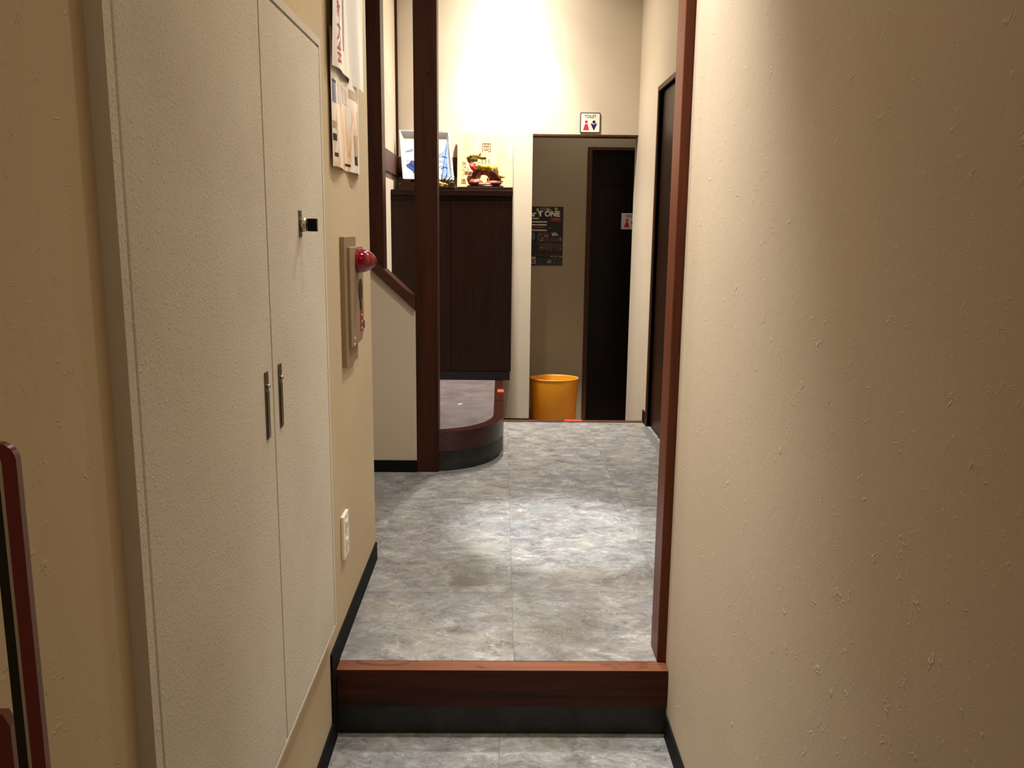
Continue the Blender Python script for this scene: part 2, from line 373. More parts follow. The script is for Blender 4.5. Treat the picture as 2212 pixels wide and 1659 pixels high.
# baseboards
bm = bmesh.new(); t = .006
pr = [(XL, 1.0*0 - 1.2, 0), (XL, YS - .004, 0), (XL, YS - .004, HS), (XL, YLC, HS), (XL, YLC, HS + .066), (XL, YS - .046, HS + .066), (XL, YS - .046, .066), (XL, -1.2, .066)]
pr[0] = (XL, -1.2, 0)
bm_prism(bm, pr, (t, 0, 0)); struct('baseboard_left', bm, M['black'])
sbox('baseboard_right', (XR - t, -1.2, 0), (XR, YS - .002, .066), M['black'])
sbox('baseboard_stair', (-1.6, YH - t, HS), (-.408, YH, HS + .060), M['black'])
bm = bmesh.new(); bm_box(bm, (XRR - .008, DY1 + .03, HS), (XRR, YE - .001, HS + .075)); struct('baseboard_right_room', bm, M['black'])
sbox('black_strip_back', (-.02, YB - .008, 0), (OX0, YB, .072), M['black'])  # thin black strip low on the back wall

# step: timber edge and dark riser
bm = bmesh.new()
bm_box(bm, (XL + t, YS, .088), (XR - .001, YS + .053, .199), .002)
bm.faces.ensure_lookup_table()
for f in bm.faces:
    f.normal_update()
    if f.normal.z > .6 or (f.normal.z > .2 and f.normal.y < 0): f.material_index = 1
struct('trim_1', bm, [M['beam'], M['nosing']], 'worn timber edge along the front of the step up', 'step edge')
sbox('trim_2', (XL + t, YS + .012, 0), (XR - .001, YS + .05, .0885), M['kick'])
# edge strip of the upper floor over the drop, with its riser
sbox('trim_3', (.022, YE - .045, HS), (XRR - .001, YE + .006, HS + .004), M['brown'], None, None, .001)

# ------------------------------------------------------------------ posts, stair half wall, rails
def timber(name, a, b, m, label):
    bm = bmesh.new(); bm_box(bm, a, b, .003); return struct(name, bm, m, label, 'post')
timber('trim_4', (.447, 2.211, HS), (XR + .10, 2.31, ZC2), M['post_red'], 'reddish-brown timber post at the right end of the step')
timber('trim_5', (-.409, YH, HS), (-.301, YH + .11, ZC2), M['post'], 'dark timber post beside the low wall, left of the rounded platform')
def zl(x): return 1.262 - (x + .627)*.925                             # upper line of the stair cap
bm = bmesh.new()
bm_prism(bm, [(-1.6, YH, HS), (-.409, YH, HS), (-.409, YH, zl(-.409) - .056), (-1.6, YH, min(3.0, zl(-1.6) - .056))], (0, .10, 0))
struct('wall_stair', bm, M['wall_stair'])
bm = bmesh.new()
bm_prism(bm, [(-1.6, YH - .012, zl(-1.6) - .058), (-.409, YH - .012, zl(-.409) - .058), (-.409, YH - .012, zl(-.409)), (-1.6, YH - .012, zl(-1.6))], (0, .124, 0), .002)
struct('trim_6', bm, M['rail'], 'sloping dark timber cap on the low stair wall', 'rail')
bm = bmesh.new()
bm_prism(bm, [(-.664, YH, zl(-.664) - .01), (-.556, YH, zl(-.556) - .01), (-.556, YH, ZC2), (-.664, YH, ZC2)], (0, .11, 0))
struct('trim_7', bm, M['post'], 'dark timber post standing on the sloping stair cap', 'post')
bm = bmesh.new()
bm_box(bm, (XA, YH + .2, 1.722), (XA + .016, YB, 1.852), .002); struct('trim_8', bm, M['brown'])
bm = bmesh.new(); bm_box(bm, (XA + .016, YB - .018, 1.722), (-.26, YB, 1.852), .002); struct('trim_9', bm, M['brown'])
bm = bmesh.new(); bm_box(bm, (XA, YB - .016, 1.852), (XA + .016, YB, ZC2)); struct('trim_10', bm, M['post'])
# dark strip standing in for the shade under the opening's lintel
bm = bmesh.new(); bm_box(bm, (OX0, YB - .004, OZ - .012), (OX1, YB + .12, OZ)); struct('lintel_shade_strip', bm, M['brown'])

# ------------------------------------------------------------------ toilet door (recessed) and its casing
bm = bmesh.new(); c = .034
bm_box(bm, (DX0 - c, YD - .012, ZH), (DX0, YD + .12, DTZ), .002); bm_box(bm, (DX1, YD - .012, ZH), (DX1 + c, YD + .12, DTZ), .002); bm_box(bm, (DX0 - c, YD - .012, DTZ), (DX1 + c, YD + .12, DTZ + .022), .002)
struct('trim_12', bm, M['brown'], 'brown timber casing of the toilet door', 'door casing')
dr = thing('door_1', 'dark brown panelled toilet door seen through the opening', 'door', (DX0, YD + .05, ZH)); dr['kind'] = 'structure'
bm = bmesh.new()
def door_leaf(bm, x0, x1, y, z0, z1, panels, st=.10):
    bm_box(bm, (x0, y + .008, z0), (x1, y + .04, z1))                # core
    bm_box(bm, (x0, y, z0), (x0 + st, y + .008, z1), .001); bm_box(bm, (x1 - st, y, z0), (x1, y + .008, z1), .001)
    zs = [z0] + [z for p in panels for z in p] + [z1]
    for a, b in zip(zs[::2], zs[1::2]): bm_box(bm, (x0 + st, y, a), (x1 - st, y + .008, b), .001)
door_leaf(bm, DX0 + .004, DX1 - .004, YD + .05, ZH + .01, DTZ - .004, [(ZH + .09, .085), (.105, .295), (.315, 1.72)], .05)
lf = obj('leaf', bm, M['door'], dr); lf['kind'] = 'structure'
bm = bmesh.new(); bm_lathe(bm, (DX1 - .06, YD + .05, .98), (0, -1, 0), [(.012, 0), (.012, .03), (.026, .034), (.028, .05), (.02, .062)])
h = obj('door_handle', bm, M['chrome'], dr); h['kind'] = 'structure'

def toilet_sign(name, x0, x1, z0, z1, y, label, rim):
    sgn = thing(name, label, 'sign', ((x0 + x1)/2, y, z0), 'toilet signs')
    ww, hh = x1 - x0, z1 - z0
    bm = bmesh.new()
    def rr(a, b, c, d, r, yy):
        pts = []
        for (qx, qz, s) in ((b - r, c + r, -90), (b - r, d - r, 0), (a + r, d - r, 90), (a + r, c + r, 180)):
            for k in range(5): an = math.radians(s + 22.5*k); pts.append((qx + r*math.cos(an), yy, qz + r*math.sin(an)))
        return pts
    if rim:
        bm_prism(bm, rr(x0, x1, z0, z1, .008, y), (0, -.006, 0)); obj('frame', bm, M['ink'], sgn); bm = bmesh.new(); e = .0058
        bm_prism(bm, rr(x0 + e, x1 - e, z0 + e, z1 - e, .005, y - .0055), (0, -.0015, 0)); yy = y - .0072
    else:
        bm_prism(bm, rr(x0, x1, z0, z1, .003, y), (0, -.003, 0)); yy = y - .0032
    obj('plate', bm, M['white'], sgn)
    cxx = (x0 + x1)/2; P = lambda u, v: (x0 + u*ww, yy, z0 + v*hh)
    bm = text_mesh('TOILET', hh*.215, frame((cxx + ww*.0, yy - .0004, z0 + hh*.80), (1, 0, 0), (0, 0, 1)), 0.0, .0003, .86); obj('lettering', bm, M['ink'], sgn, recalc=False)
    def disc(bm, u, v, r): bm_prism(bm, [(x0 + u*ww + r*math.cos(2*math.pi*k/20), yy, z0 + v*hh + r*math.sin(2*math.pi*k/20)) for k in range(20)], (0, -.0005, 0))
    bm = bmesh.new(); disc(bm, .305, .545, ww*.072)
    bm_prism(bm, [P(.155, .14), P(.445, .14), P(.375, .43), P(.235, .43)], (0, -.0005, 0)); obj('woman_symbol', bm, M['crimson'], sgn)
    bm = bmesh.new(); disc(bm, .68, .54, ww*.078)
    bm_prism(bm, [P(.66, .14), P(.69, .14), P(.835, .46), P(.75, .465), P(.715, .425), (P(.67, .418)), P(.625, .425), P(.59, .465), P(.515, .46)], (0, -.0005, 0)); obj('man_symbol', bm, M['navy'], sgn)
    return sgn
toilet_sign('toilet_sign', .515, .650, 2.020, 2.150, YB, 'black-rimmed white TOILET sign above the opening in the back wall', True)
toilet_sign('toilet_sign', .905, 1.045, 1.392, 1.512, YD + .05, 'white TOILET sign on the dark brown toilet door', False)

# ------------------------------------------------------------------ sliding door in the right wall
bm = bmesh.new(); c = .03
bm_box(bm, (XRR - .010, DY1, HS), (XRR + .12, DY1 + c, DZ + .028), .002); bm_box(bm, (XRR - .010, DY0 - c, HS), (XRR + .12, DY0, DZ + .028), .002); bm_box(bm, (XRR - .010, DY0, DZ), (XRR + .12, DY1, DZ + .028), .002)
struct('trim_13', bm, M['brown'], 'brown timber casing of the sliding door in the right wall', 'door casing')
dr = thing('door_2', 'dark brown sliding door in the right wall behind the timber post', 'door', (XRR + .04, 4.3, HS)); dr['kind'] = 'structure'
for k, (a, b, x) in enumerate(((DY0, 4.32, XRR + .055), (4.22, DY1, XRR + .018))):
    o = box('leaf', (x, a + .002, HS + .012), (x + .03, b - .002, DZ - .002), M['cab'], dr, .002); o['kind'] = 'structure'
    if k:
        g = box('pull_groove', (x - .004, 4.60, HS + .03), (x + .002, 4.635, 1.30), M['cab_dark'], o); g['kind'] = 'structure'
bm = bmesh.new(); bm_box(bm, (XRR - .045, DY0, HS), (XRR - .002, DY1 - .03, HS + .006), .001)
for k in range(4): bm_box(bm, (XRR - .040 + .010*k, DY0, HS + .006), (XRR - .036 + .010*k, DY1 - .03, HS + .0085))
struct('trim_14', bm, M['alu'], 'ribbed aluminium threshold rail on the floor at the sliding door', 'threshold')

# ------------------------------------------------------------------ service cupboard doors on the left wall
XF = -.430
FY0, FY1, FZ0, FZ1 = .976, 2.120, .352, 1.828
sc = thing('service_cupboard', 'cream textured double-door service cupboard set in the left wall', 'cupboard', (XL, (FY0 + FY1)/2, FZ0))
bm = bmesh.new(); e = .017
bm_box(bm, (XL - .02, FY0, FZ0), (XF, FY0 + .020, FZ1), 0, 1); bm_box(bm, (XL - .02, FY1 - e, FZ0), (XF, FY1, FZ1), 0, 0)
bm_box(bm, (XL - .02, FY0 + .02, FZ0), (XF, FY1 - e, FZ0 + .008)); bm_box(bm, (XL - .02, FY0 + .02, FZ1 - e), (XF, FY1 - e, FZ1))
bm_box(bm, (XL - .02, FY0 + .02, FZ0 + .008), (XL - .002, FY1 - e, FZ1 - e))
for f in bm.faces:
    f.normal_update(); f.material_index = 1 if (f.normal.y < -.5 and f.calc_center_median().y < FY0 + .01) else 0
obj('frame', bm, [M['spray'], M['steel_frame']], sc)
def pull(door, y0, y1, z0, z1):
    bm = bmesh.new(); x = XF + .001
    bm_box(bm, (x - .004, y0, z0), (x + .0015, y1, z1), .0006, 0)
    bm_box(bm, (x + .0015, y0 + .003, z0 + .004), (x + .003, y1 - .003, z1 - .035), .0006, 1)
    bm_lathe(bm, (x + .0015, (y0 + y1)/2, z1 - .027), (1, 0, 0), [(.0045, 0), (.0045, .003), (.003, .005)], 14, 2)
    obj('pull_handle', bm, [M['steel_dark'], M['steel_dark'], M['chrome']], door)
ga = .0028; YM = 1.592
d1 = box('door', (XL - .004, FY0 + .026, FZ0 + .013), (XF, YM - ga, FZ1 - e - .006), M['spray'], sc, .0018)
d2 = box('door', (XL - .004, YM + ga, FZ0 + .013), (XF, FY1 - e - .004, FZ1 - e - .006), M['spray'], sc, .0018)
pull(d1, 1.532, 1.553, 1.008, 1.134); pull(d2, 1.628, 1.649, 1.008, 1.134)
bm = bmesh.new()
yk = 1.852; bm_box(bm, (XF, yk - .012, 1.374), (XF + .002, yk + .012, 1.430), .0008, 0)
bm_lathe(bm, (XF + .002, yk + .006, 1.400), (1, 0, 0), [(.0155, 0), (.0155, .009), (.0135, .012)], 24, 1)
bm_lathe(bm, (XF + .014, yk + .006, 1.400), (1, 0, 0), [(.005, 0), (.005, .006)], 12, 1)
bm_box(bm, (XF + .016, yk - .002, 1.386), (XF + .036, yk + .014, 1.413), .002, 2)
bm_box(bm, (XF + .034, yk + .002, 1.390), (XF + .0365, yk + .010, 1.409), .0008, 1)
obj('lock', bm, [M['steel_dark'], M['chrome'], M['black']], d2)

# ------------------------------------------------------------------ fire alarm box on the left wall
fa = thing('fire_alarm', 'beige fire alarm box with a red lamp on the left wall', 'fire alarm', (XL, 2.5, 1.0))
box('back_box', (XL, 2.402, 1.000), (XL + .0135, 2.590, 1.368), M['beige'], fa, .0015)
bm = bmesh.new(); x = XL + .0135
bm_prism(bm, [(x, 2.438, 1.052), (x, 2.62, 1.052), (x, 2.662, 1.085), (x, 2.662, 1.338), (x, 2.438, 1.338)], (.009, 0, 0), .002); obj('cover', bm, M['beige'], fa)
x = XL + .0225
bm = bmesh.new(); bm_lathe(bm, (x, 2.555, 1.297), (1, 0, 0), [(.0365, 0), (.0365, .004), (.0355, .014), (.0325, .026), (.027, .038), (.0195, .048), (.010, .0555), (.003, .0585)], 32); obj('lamp_lens', bm, M['redlens'], fa)
bm = bmesh.new(); bm_prism(bm, [(x, 2.600 + .032*math.cos(2*math.pi*k/24), 1.205 + .037*math.sin(2*math.pi*k/24)) for k in range(24)], (.0015, 0, 0)); bm_box(bm, (x, 2.585, 1.150), (x + .0015, 2.618, 1.170)); obj('speaker_opening', bm, M['blackgloss'], fa)
bm = bmesh.new(); bm_box(bm, (x, 2.592, 1.082), (x + .001, 2.632, 1.148), 0, 0)
for k in range(3):
    zc = 1.135 - .02*k; bm_prism(bm, [(x + .001, 2.612 - .010, zc), (x + .001, 2.612 + .012, zc - .004), (x + .001, 2.612 + .004, zc - .010)], (.0004, 0, 0), 0, 1)
obj('warning_label', bm, [M['red'], M['paper']], fa)
bm = bmesh.new(); bm_box(bm, (x, 2.652, 1.085), (x + .0015, 2.662, 1.108)); obj('latch', bm, M['blackgloss'], fa)
bm = bmesh.new()
for zz, yy in ((1.074, 2.485), (1.056, 2.480)): bm_lathe(bm, (x, yy, zz), (1, 0, 0), [(.0045, 0), (.004, .002)], 12)
obj('screw', bm, M['white'], fa)

# ------------------------------------------------------------------ wall outlet
wo = thing('wall_outlet', 'white plastic wall outlet low on the left wall', 'outlet', (XL, 2.348, .454))
box('plate', (XL, 2.308, .456), (XL + .010, 2.386, .586), M['white'], wo, .003)
for zz in (.548, .494):
    bm = bmesh.new(); bm_box(bm, (XL + .010, 2.334, zz - .017), (XL + .0125, 2.362, zz + .017), .0008, 0)
    for dy in (-.0055, .0055): bm_box(bm, (XL + .0124, 2.348 + dy - .0012, zz - .006), (XL + .0128, 2.348 + dy + .0012, zz + .006), 0, 1)
    obj('socket', bm, [M['white'], M['grey_dark']], wo)

# ------------------------------------------------------------------ paper notices on the left wall
def sheet(name, y0, y1, z0, z1, off, wave, mat, nx=60, nz=14):
    bm = bmesh.new(); g = []
    for i in range(nx + 1):
        u = i/nx; row = []
        for k in range(nz + 1):
            v = k/nz; row.append(bm.verts.new((XL + off + wave(u, v), y0 + (y1 - y0)*u, z0 + (z1 - z0)*v)))
        g.append(row)
    for i in range(nx):
        for k in range(nz):
            f = bm.faces.new((g[i][k], g[i+1][k], g[i+1][k+1], g[i][k+1])); f.smooth = True
    return bm
wlow = lambda u, v: .005 + .005*math.sin(u*9.5 + .6)*(1 - .4*v) + .006*(1 - v)*abs(math.sin(u*6.3))
whi = lambda u, v: .012 + .007*math.sin(u*8.0 - .4 + v*1.2) + .004*math.sin(u*17 + v*3)
q = NT('printed_poster'); p = q.pos(); sx = q.node('ShaderNodeSeparateXYZ', {'Vector': p}); yy, zz = sx.outputs[1], sx.outputs[2]
stre = q.noise(q.vmath('MULTIPLY', p, (1, 30, 7)), 1, 4, .6, .8)
base = q.mix(q.math('MULTIPLY', q.rng(zz, 1.80, 1.66), q.rng(stre, .42, .62)), rgb(238, 228, 214), rgb(226, 176, 122))
base = q.mix(q.math('MULTIPLY', q.rng(stre, .56, .70), q.rng(zz, 1.73, 1.62)), base, rgb(120, 84, 58))
q.set(Base_Color=base, Roughness=.3); M['poster_print'] = q.m
pn = thing('wall_notice', 'printed poster with photo panels, lower of two sheets on the left wall', 'poster', (XL, 2.52, 1.55), 'notices on the left wall')
bm = sheet('s', 2.295, 2.748, 1.552, 1.90, .0015, wlow, None); sh = bmesh.new(); obj('sheet', bm, M['poster_print'], pn, recalc=False); sh.free()
def decal(y0, y1, z0, z1, off, wave, Y0, Y1, Z0, Z1, n=8):
    bm = bmesh.new(); g = []
    for i in range(n + 1):
        y = y0 + (y1 - y0)*i/n; u = (y - Y0)/(Y1 - Y0)
        g.append([bm.verts.new((XL + off + .0005 + wave(u, (z - Z0)/(Z1 - Z0)), y, z)) for z in (z0, (z0+z1)/2, z1)])
    for i in range(n):
        for k in range(2): bm.faces.new((g[i][k], g[i+1][k], g[i+1][k+1], g[i][k+1])).smooth = True
    return bm
LO = (.0015, wlow, 2.295, 2.748, 1.552, 1.90)
bm = bmesh.new()
for (a, b, c, d, mi) in ((2.305, 2.345, 1.765, 1.772, 1), (2.305, 2.345, 1.715, 1.772, 0), (2.37, 2.455, 1.72, 1.775, 2), (2.475, 2.54, 1.735, 1.775, 2), (2.56, 2.70, 1.76, 1.785, 3), (2.655, 2.71, 1.66, 1.735, 2), (2.30, 2.34, 1.650, 1.668, 3), (2.30, 2.335, 1.618, 1.636, 1), (2.31, 2.345, 1.578, 1.588, 1), (2.60, 2.66, 1.60, 1.66, 3), (2.60, 2.64, 1.575, 1.600, 1), (2.50, 2.56, 1.566, 1.573, 1)):
    join(bm, decal(a, b, c, d, *LO), mi)
obj('print', bm, [M['blue2'], M['ink'], plain('print_grey', rgb(206, 190, 176), .35), plain('print_tan', rgb(178, 150, 124), .35)], pn, recalc=False)
pt = thing('wall_notice', 'white handwritten notice with red characters, upper sheet on the left wall', 'poster', (XL, 2.52, 1.80), 'notices on the left wall')
HI = (.0065, whi, 2.280, 2.745, 1.800, 2.30)
obj('sheet', sheet('s', 2.280, 2.745, 1.800, 2.30, .0065, whi, None), M['paper'], pt, recalc=False)
bm = bmesh.new()
for ch, zc in (('新', 1.950), ('大', 1.893), ('会', 1.838)):
    tb = text_mesh(ch, .062, frame((0, 2.342, zc), (0, 1, 0), (0, 0, 1)), 0, .0006)
    bmesh.ops.subdivide_edges(tb, edges=tb.edges[:], cuts=1)
    for v in tb.verts: v.co.x = XL + .0065 + .0012 + whi((v.co.y - 2.280)/.465, (v.co.z - 1.80)/.5)
    join(bm, tb)
obj('lettering', bm, M['inkred'], pt, recalc=False)
bm = bmesh.new(); join(bm, decal(2.41, 2.424, 1.86, 2.29, *HI)); obj('ribbon_print', bm, plain('mauve_print', rgb(150, 128, 140), .4), pt, recalc=False)

# ------------------------------------------------------------------ rounded platform behind the post
pf = thing('raised_platform', 'low raised platform with a rounded timber edge beside the dark post', 'platform', (-.35, 4.9, HS))
def curve(off, n=18):
    """front right outline: along the front from the alcove, round the corner, back along the right side"""
    c0 = (-.35, 4.50); rx, ry = .370 - off, .425 - off*1.25
    pts = [(-.300 if off < .02 else -.300, c0[1] - ry)]
    pts = [(XA + .001, c0[1] - ry)] if False else [(-.3005, c0[1] - ry*math.sqrt(1 - ((-.3005 - c0[0])/rx)**2))]
    for k in range(n + 1):
        a = -math.pi/2 + math.pi/2*k/n; x = c0[0] + rx*math.cos(a)
        if x > -.29: pts.append((x, c0[1] + ry*math.sin(a)))
    return pts + [(c0[0] + rx, YB - .001)]
ZP = .403
outer, inner, kick = curve(0), curve(.055), curve(.014)
def body(pts): return [(-.3005, YH + .112)] and pts
def loop(pts): return pts + [(XA + .001, YB - .001), (XA + .001, YH + .112), (-.3005, YH + .112)]
bm = bmesh.new(); bm_prism(bm, [(x, y, HS) for x, y in loop(kick)], (0, 0, ZP - .097 - HS)); pk = obj('kick_riser', bm, M['kick'], pf)
bm = bmesh.new(); bm_prism(bm, [(x, y, ZP - .097) for x, y in loop(outer)], (0, 0, .096), .003); pe = obj('timber_edge', bm, M['plat'], pf)
bm = bmesh.new(); bm_prism(bm, [(x, y, ZP - .004) for x, y in loop(inner)], (0, 0, .0045)); obj('top_covering', bm, M['plat_top'], pf)
bm = bmesh.new(); p0 = atZ(1081, 844, ZP); bm_box(bm, (p0.x - .018, p0.y - .045, ZP - .0008), (.0212, p0.y + .045, ZP + .0006)); bm_box(bm, (.0203, p0.y - .045, ZP - .03), (.0212, p0.y + .045, ZP - .0008)); tag(obj('tape_strip', bm, M['tape'], None, (p0.x, p0.y, ZP)), 'red tape marker stuck on the platform edge', 'tape')
p0 = atZ(994, 875, ZP); bm = bmesh.new()
bm_prism(bm, [(p0.x + a, p0.y + b, ZP + .0008) for a, b in ((-.014, -.012), (.004, -.006), (.016, .012), (.004, .014), (-.010, .002))], (0, 0, .006)); tag(obj('paper_scrap', bm, M['paper'], None, (p0.x, p0.y, ZP)), 'small white paper scrap lying on the platform', 'paper scrap')
a = atZ(1220, 912, HS); b = atZ(1258, 912, HS)
tag(box('tape_strip', (a.x, YE - .036, HS + .004), (b.x, YE + .0075, HS + .0055), M['tape'], None, 0, (a.x, YE, HS)), 'orange-red tape strip on the floor edge in front of the bin', 'tape')

for o in (pe, pk):
    me = o.data
    for p in me.polygons: p.use_smooth = abs(p.normal.z) < .9
    me.set_sharp_from_angle(angle=math.radians(35))

# ------------------------------------------------------------------ waste bin beyond the opening
bc = (.393, 6.14); wb = thing('waste_bin', 'amber plastic waste bin inside the opening by the toilet door', 'bin', (*bc, ZH))
bm = bmesh.new(); bm_lathe(bm, (*bc, 0), (0, 0, 1), [(.152, ZH), (.156, ZH + .004), (.177, .312), (.1775, .318), (.1745, .318), (.172, .312), (.151, ZH + .008)], 56, 0, (True, True), 1.0, .72)
obj('body', bm, M['amber'], wb)
bm = bmesh.new(); bm_lathe(bm, (*bc, 0), (0, 0, 1), [(.1772, .306), (.1805, .308), (.1812, .317), (.1790, .3205), (.1745, .3185)], 56, 0, (False, False), 1.0, .72); obj('rim', bm, M['amber'], wb)

# ------------------------------------------------------------------ bar poster on the hall wall
po = thing('bar_poster', 'black printed bar poster on the wall beyond the opening', 'poster', (.31, YD, 1.116))
PX0, PX1, PZ0, PZ1 = .150, .462, 1.116, 1.552; yy = YD - .002
box('sheet', (PX0, yy, PZ0), (PX1, YD, PZ1), plain('poster_black', rgb(24, 19, 22), .4), po)
lx = lambda px: atY(px, 500, YD).x; lz = lambda py: atY(1180, py, YD).z
pc = [M['paper'], plain('poster_green', rgb(168, 176, 70), .5), plain('poster_red', rgb(170, 64, 50), .5), plain('poster_gold', rgb(196, 160, 84), .5), plain('poster_teal', rgb(72, 98, 110), .5), plain('poster_plum', rgb(74, 52, 56), .5), plain('poster_grey', rgb(84, 84, 92), .5), plain('poster_lamp', rgb(176, 168, 150), .5)]
bm = bmesh.new()
def pr(x0, x1, y0, y1, mi, d=.0004): bm_box(bm, (lx(x0), yy - d, lz(y1)), (lx(x1), yy, lz(y0)), 0, mi)
pr(1166, 1180, 448, 457, 4); pr(1183, 1206, 455, 458, 6)
for (x0, y0) in ((1158, 450), (1162, 456), (1180, 449), (1185, 452)): pr(x0, x0 + 5, y0, y0 + 7, 3)
pts = [(lx(1200.5) + .0115*math.cos(k*math.pi/8), yy, lz(451.5) + .0115*math.sin(k*math.pi/8)) for k in range(16)]; bm_prism(bm, pts, (0, -.0005, 0), 0, 3)
pr(1148, 1164, 470, 474, 1); pr(1190, 1211, 471, 474, 2); pr(1188, 1211, 475, 477, 2)
rnd = random.Random(3)
for y0 in (478, 484.3, 496): 
    x = 1148
    while x < 1181: ww = rnd.uniform(1.2, 2.6); pr(x, x + ww, y0, y0 + 3, 0); x += ww + rnd.uniform(.5, .9)
x = 1150
while x < 1177: pr(x, x + 2, 490, 492.6, 2); x += 2.7
pr(1148, 1151, 495, 498, 3); pr(1185, 1190, 490, 493, 6)
pr(1160, 1186, 502, 522, 5); pr(1188, 1214, 512, 521, 5); pr(1148, 1156, 503, 518, 4)
for k in range(26):
    x0, y0 = rnd.uniform(1160, 1184), rnd.uniform(502, 520); pr(x0, x0 + rnd.uniform(1.5, 4), y0, y0 + rnd.uniform(1, 3), rnd.choice((3, 5, 2, 7, 5)), .0006)
bm_prism(bm, [(lx(a), yy - .0006, lz(b)) for a, b in ((1191, 503), (1201, 502), (1207, 508), (1193, 510))], (0, -.0004, 0), 0, 7)
pr(1208, 1213.5, 512, 519, 2, .0007)
pr(1163, 1196, 525, 540, 5); pr(1198, 1214, 527, 537, 5)
for k in range(34):
    x0, y0 = rnd.uniform(1150, 1210), rnd.uniform(524, 543); pr(x0, x0 + rnd.uniform(1.2, 4), y0, y0 + rnd.uniform(.8, 2.4), rnd.choice((5, 6, 2, 7, 5, 6)), .0006)
for y0, mi in ((549.5, 2), (550, 6), (553, 7), (559, 6), (563, 6), (567, 6), (570, 6)):
    x = 1150 if mi != 7 else 1190
    while x < 1210: ww = rnd.uniform(2, 8); pr(x, x + ww, y0, y0 + 1.6, mi); x += ww + rnd.uniform(1, 4)
pr(1148, 1158, 555, 571.5, 7); pr(1149.5, 1157, 559, 563, 2, .0008); pr(1150, 1154, 565, 568, 5, .0008)
pr(1184, 1191, 562, 568, 7); pr(1207, 1213, 564, 571, 6)
obj('print', bm, pc, po)
bm = text_mesh('Bar T ONE', .054, frame(((PX0 + PX1)/2 + .003, yy - .0012, lz(462.5)), (1, 0, 0), (0, 0, 1)), 0, .0022, 1.02); obj('lettering', bm, M['paper'], po, recalc=False)

# ------------------------------------------------------------------ cabinet in the alcove
CX0, CX1, CY, CZ = XA + .0025, .068, 5.534, 1.626
cb = thing('cabinet', 'tall dark brown two-door cabinet standing on the platform', 'cabinet', ((CX0 + CX1)/2, 5.7, ZP + .001))
box('carcass', (CX0, CY + .022, .462), (CX1, YB - .02, CZ - .034), M['cab'], cb, .001)
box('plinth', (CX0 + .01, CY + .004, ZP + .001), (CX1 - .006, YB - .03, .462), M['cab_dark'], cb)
box('top_slab', (CX0 - .0, CY - .004, CZ - .034), (CX1 + .002, YB - .02, CZ), M['cab'], cb, .0015)
xm = atY(974.5, 600, CY).x
for a, b in ((CX0 + .001, xm - .0015), (xm + .0015, CX1 - .001)):
    box('door', (a, CY, .466), (b, CY + .021, 1.556), M['cab'], cb, .0012)

# ------------------------------------------------------------------ things on the cabinet
box_p = atY(988, 405, 5.66)
pl = tag(box('display_plinth', (atY(988, 405, 5.60).x, 5.585, CZ + .0008), (CX1 + .001, 5.82, CZ + .0235), M['walnut'], None, .002, (-.1, 5.7, CZ)), 'flat dark wooden plinth under the dragon figurine on the cabinet', 'plinth')
ZQ = CZ + .0245
# calligraphy plank, leaning back on the wall
wp = thing('calligraphy_plank', 'pale wooden plank with brush calligraphy leaning behind the dragon figurine', 'plank', (-.1, 5.74, ZQ))
A = Vector((atY(987.5, 405, 5.76).x, 5.76, ZQ)); B = Vector((CX1 + .003, 5.76, ZQ)); vv = Vector((0, .075, .352)); 
bm = bmesh.new(); n = (B - A).cross(vv).normalized()
bm_prism(bm, [A, B, B + vv, A + vv], -n*.016, 0); obj('board', bm, M['plank'], wp)
def plank_pt(px, py):
    d = ray(px, py); nn = n; o = Vector((0, 0, CAM_H)); t = (A - o).dot(nn)/d.dot(nn); return o + d*t + nn*(.0012 if nn.y < 0 else -.0012)
bm = bmesh.new()
for ch, px, py, sz in (('岡', 1051, 320, .066), ('山', 1049, 351, .066), ('水', 1002.5, 353.5, .030), ('造', 1001, 392, .036)): join(bm, text_mesh(ch, sz, frame(plank_pt(px, py), (1, 0, 0), vv), 0, sz*.004))
obj('lettering', bm, M['brush'], wp, recalc=False)
def dabs(name, marks, mt):                                           # brush marks too faint to read
    bm = bmesh.new()
    for x0, y0, x1, y1, wd in marks:
        a_, b_ = plank_pt(x0, y0), plank_pt(x1, y1); d = (b_ - a_).cross(n).normalized()*wd/2
        bm_poly(bm, [a_ + d, b_ + d*.6, b_ - d*.6, a_ - d])
    obj(name, bm, mt, wp, recalc=False)
dabs('brush_marks', [(998, 362, 1001, 363, .003), (1003, 361, 1008, 361.5, .003), (1004.5, 358.5, 1004, 366, .003), (999, 367, 1003, 369, .003), (1002, 374, 999, 382, .003)], M['brush'])
dabs('brush_marks', [(1079, 305, 1084, 305.5, .0025), (1081.5, 303, 1081, 309, .0025), (1080, 316, 1083, 318, .0025), (1081, 330, 1083, 334, .0025), (1078, 340, 1081, 340.5, .003), (1081, 340, 1079, 344, .003)], M['brushfade'])

# porcelain tray on a dark stand
TY0, TY1 = 5.665, 5.80
bl, br, tl = atY(870.5, 391.5, TY0), atY(982, 394, TY0), atY(862, 284.5, TY1)
ux = (br - bl); uw = ux.length; ux.normalize(); uy = (tl - bl); uy = uy - ux*uy.dot(ux); uh = uy.length; uy.normalize(); un = ux.cross(uy); 
if un.y > 0: un = -un
skew = (tl - bl).dot(ux)
def T(u, v, d=0.0): return bl + ux*(u*uw + v*skew) + uy*(v*uh) + un*d
tr = thing('porcelain_tray', 'white porcelain tray with blue painting standing on edge on the cabinet', 'tray', ((bl + br)/2))
bm = bmesh.new(); dp = .030
def ring(u0, v0, d): return [bm.verts.new(T(u0, v0*.95, d)), bm.verts.new(T(1 - u0, v0*.95, d)), bm.verts.new(T(1 - u0, 1 - v0, d)), bm.verts.new(T(u0, 1 - v0, d))]
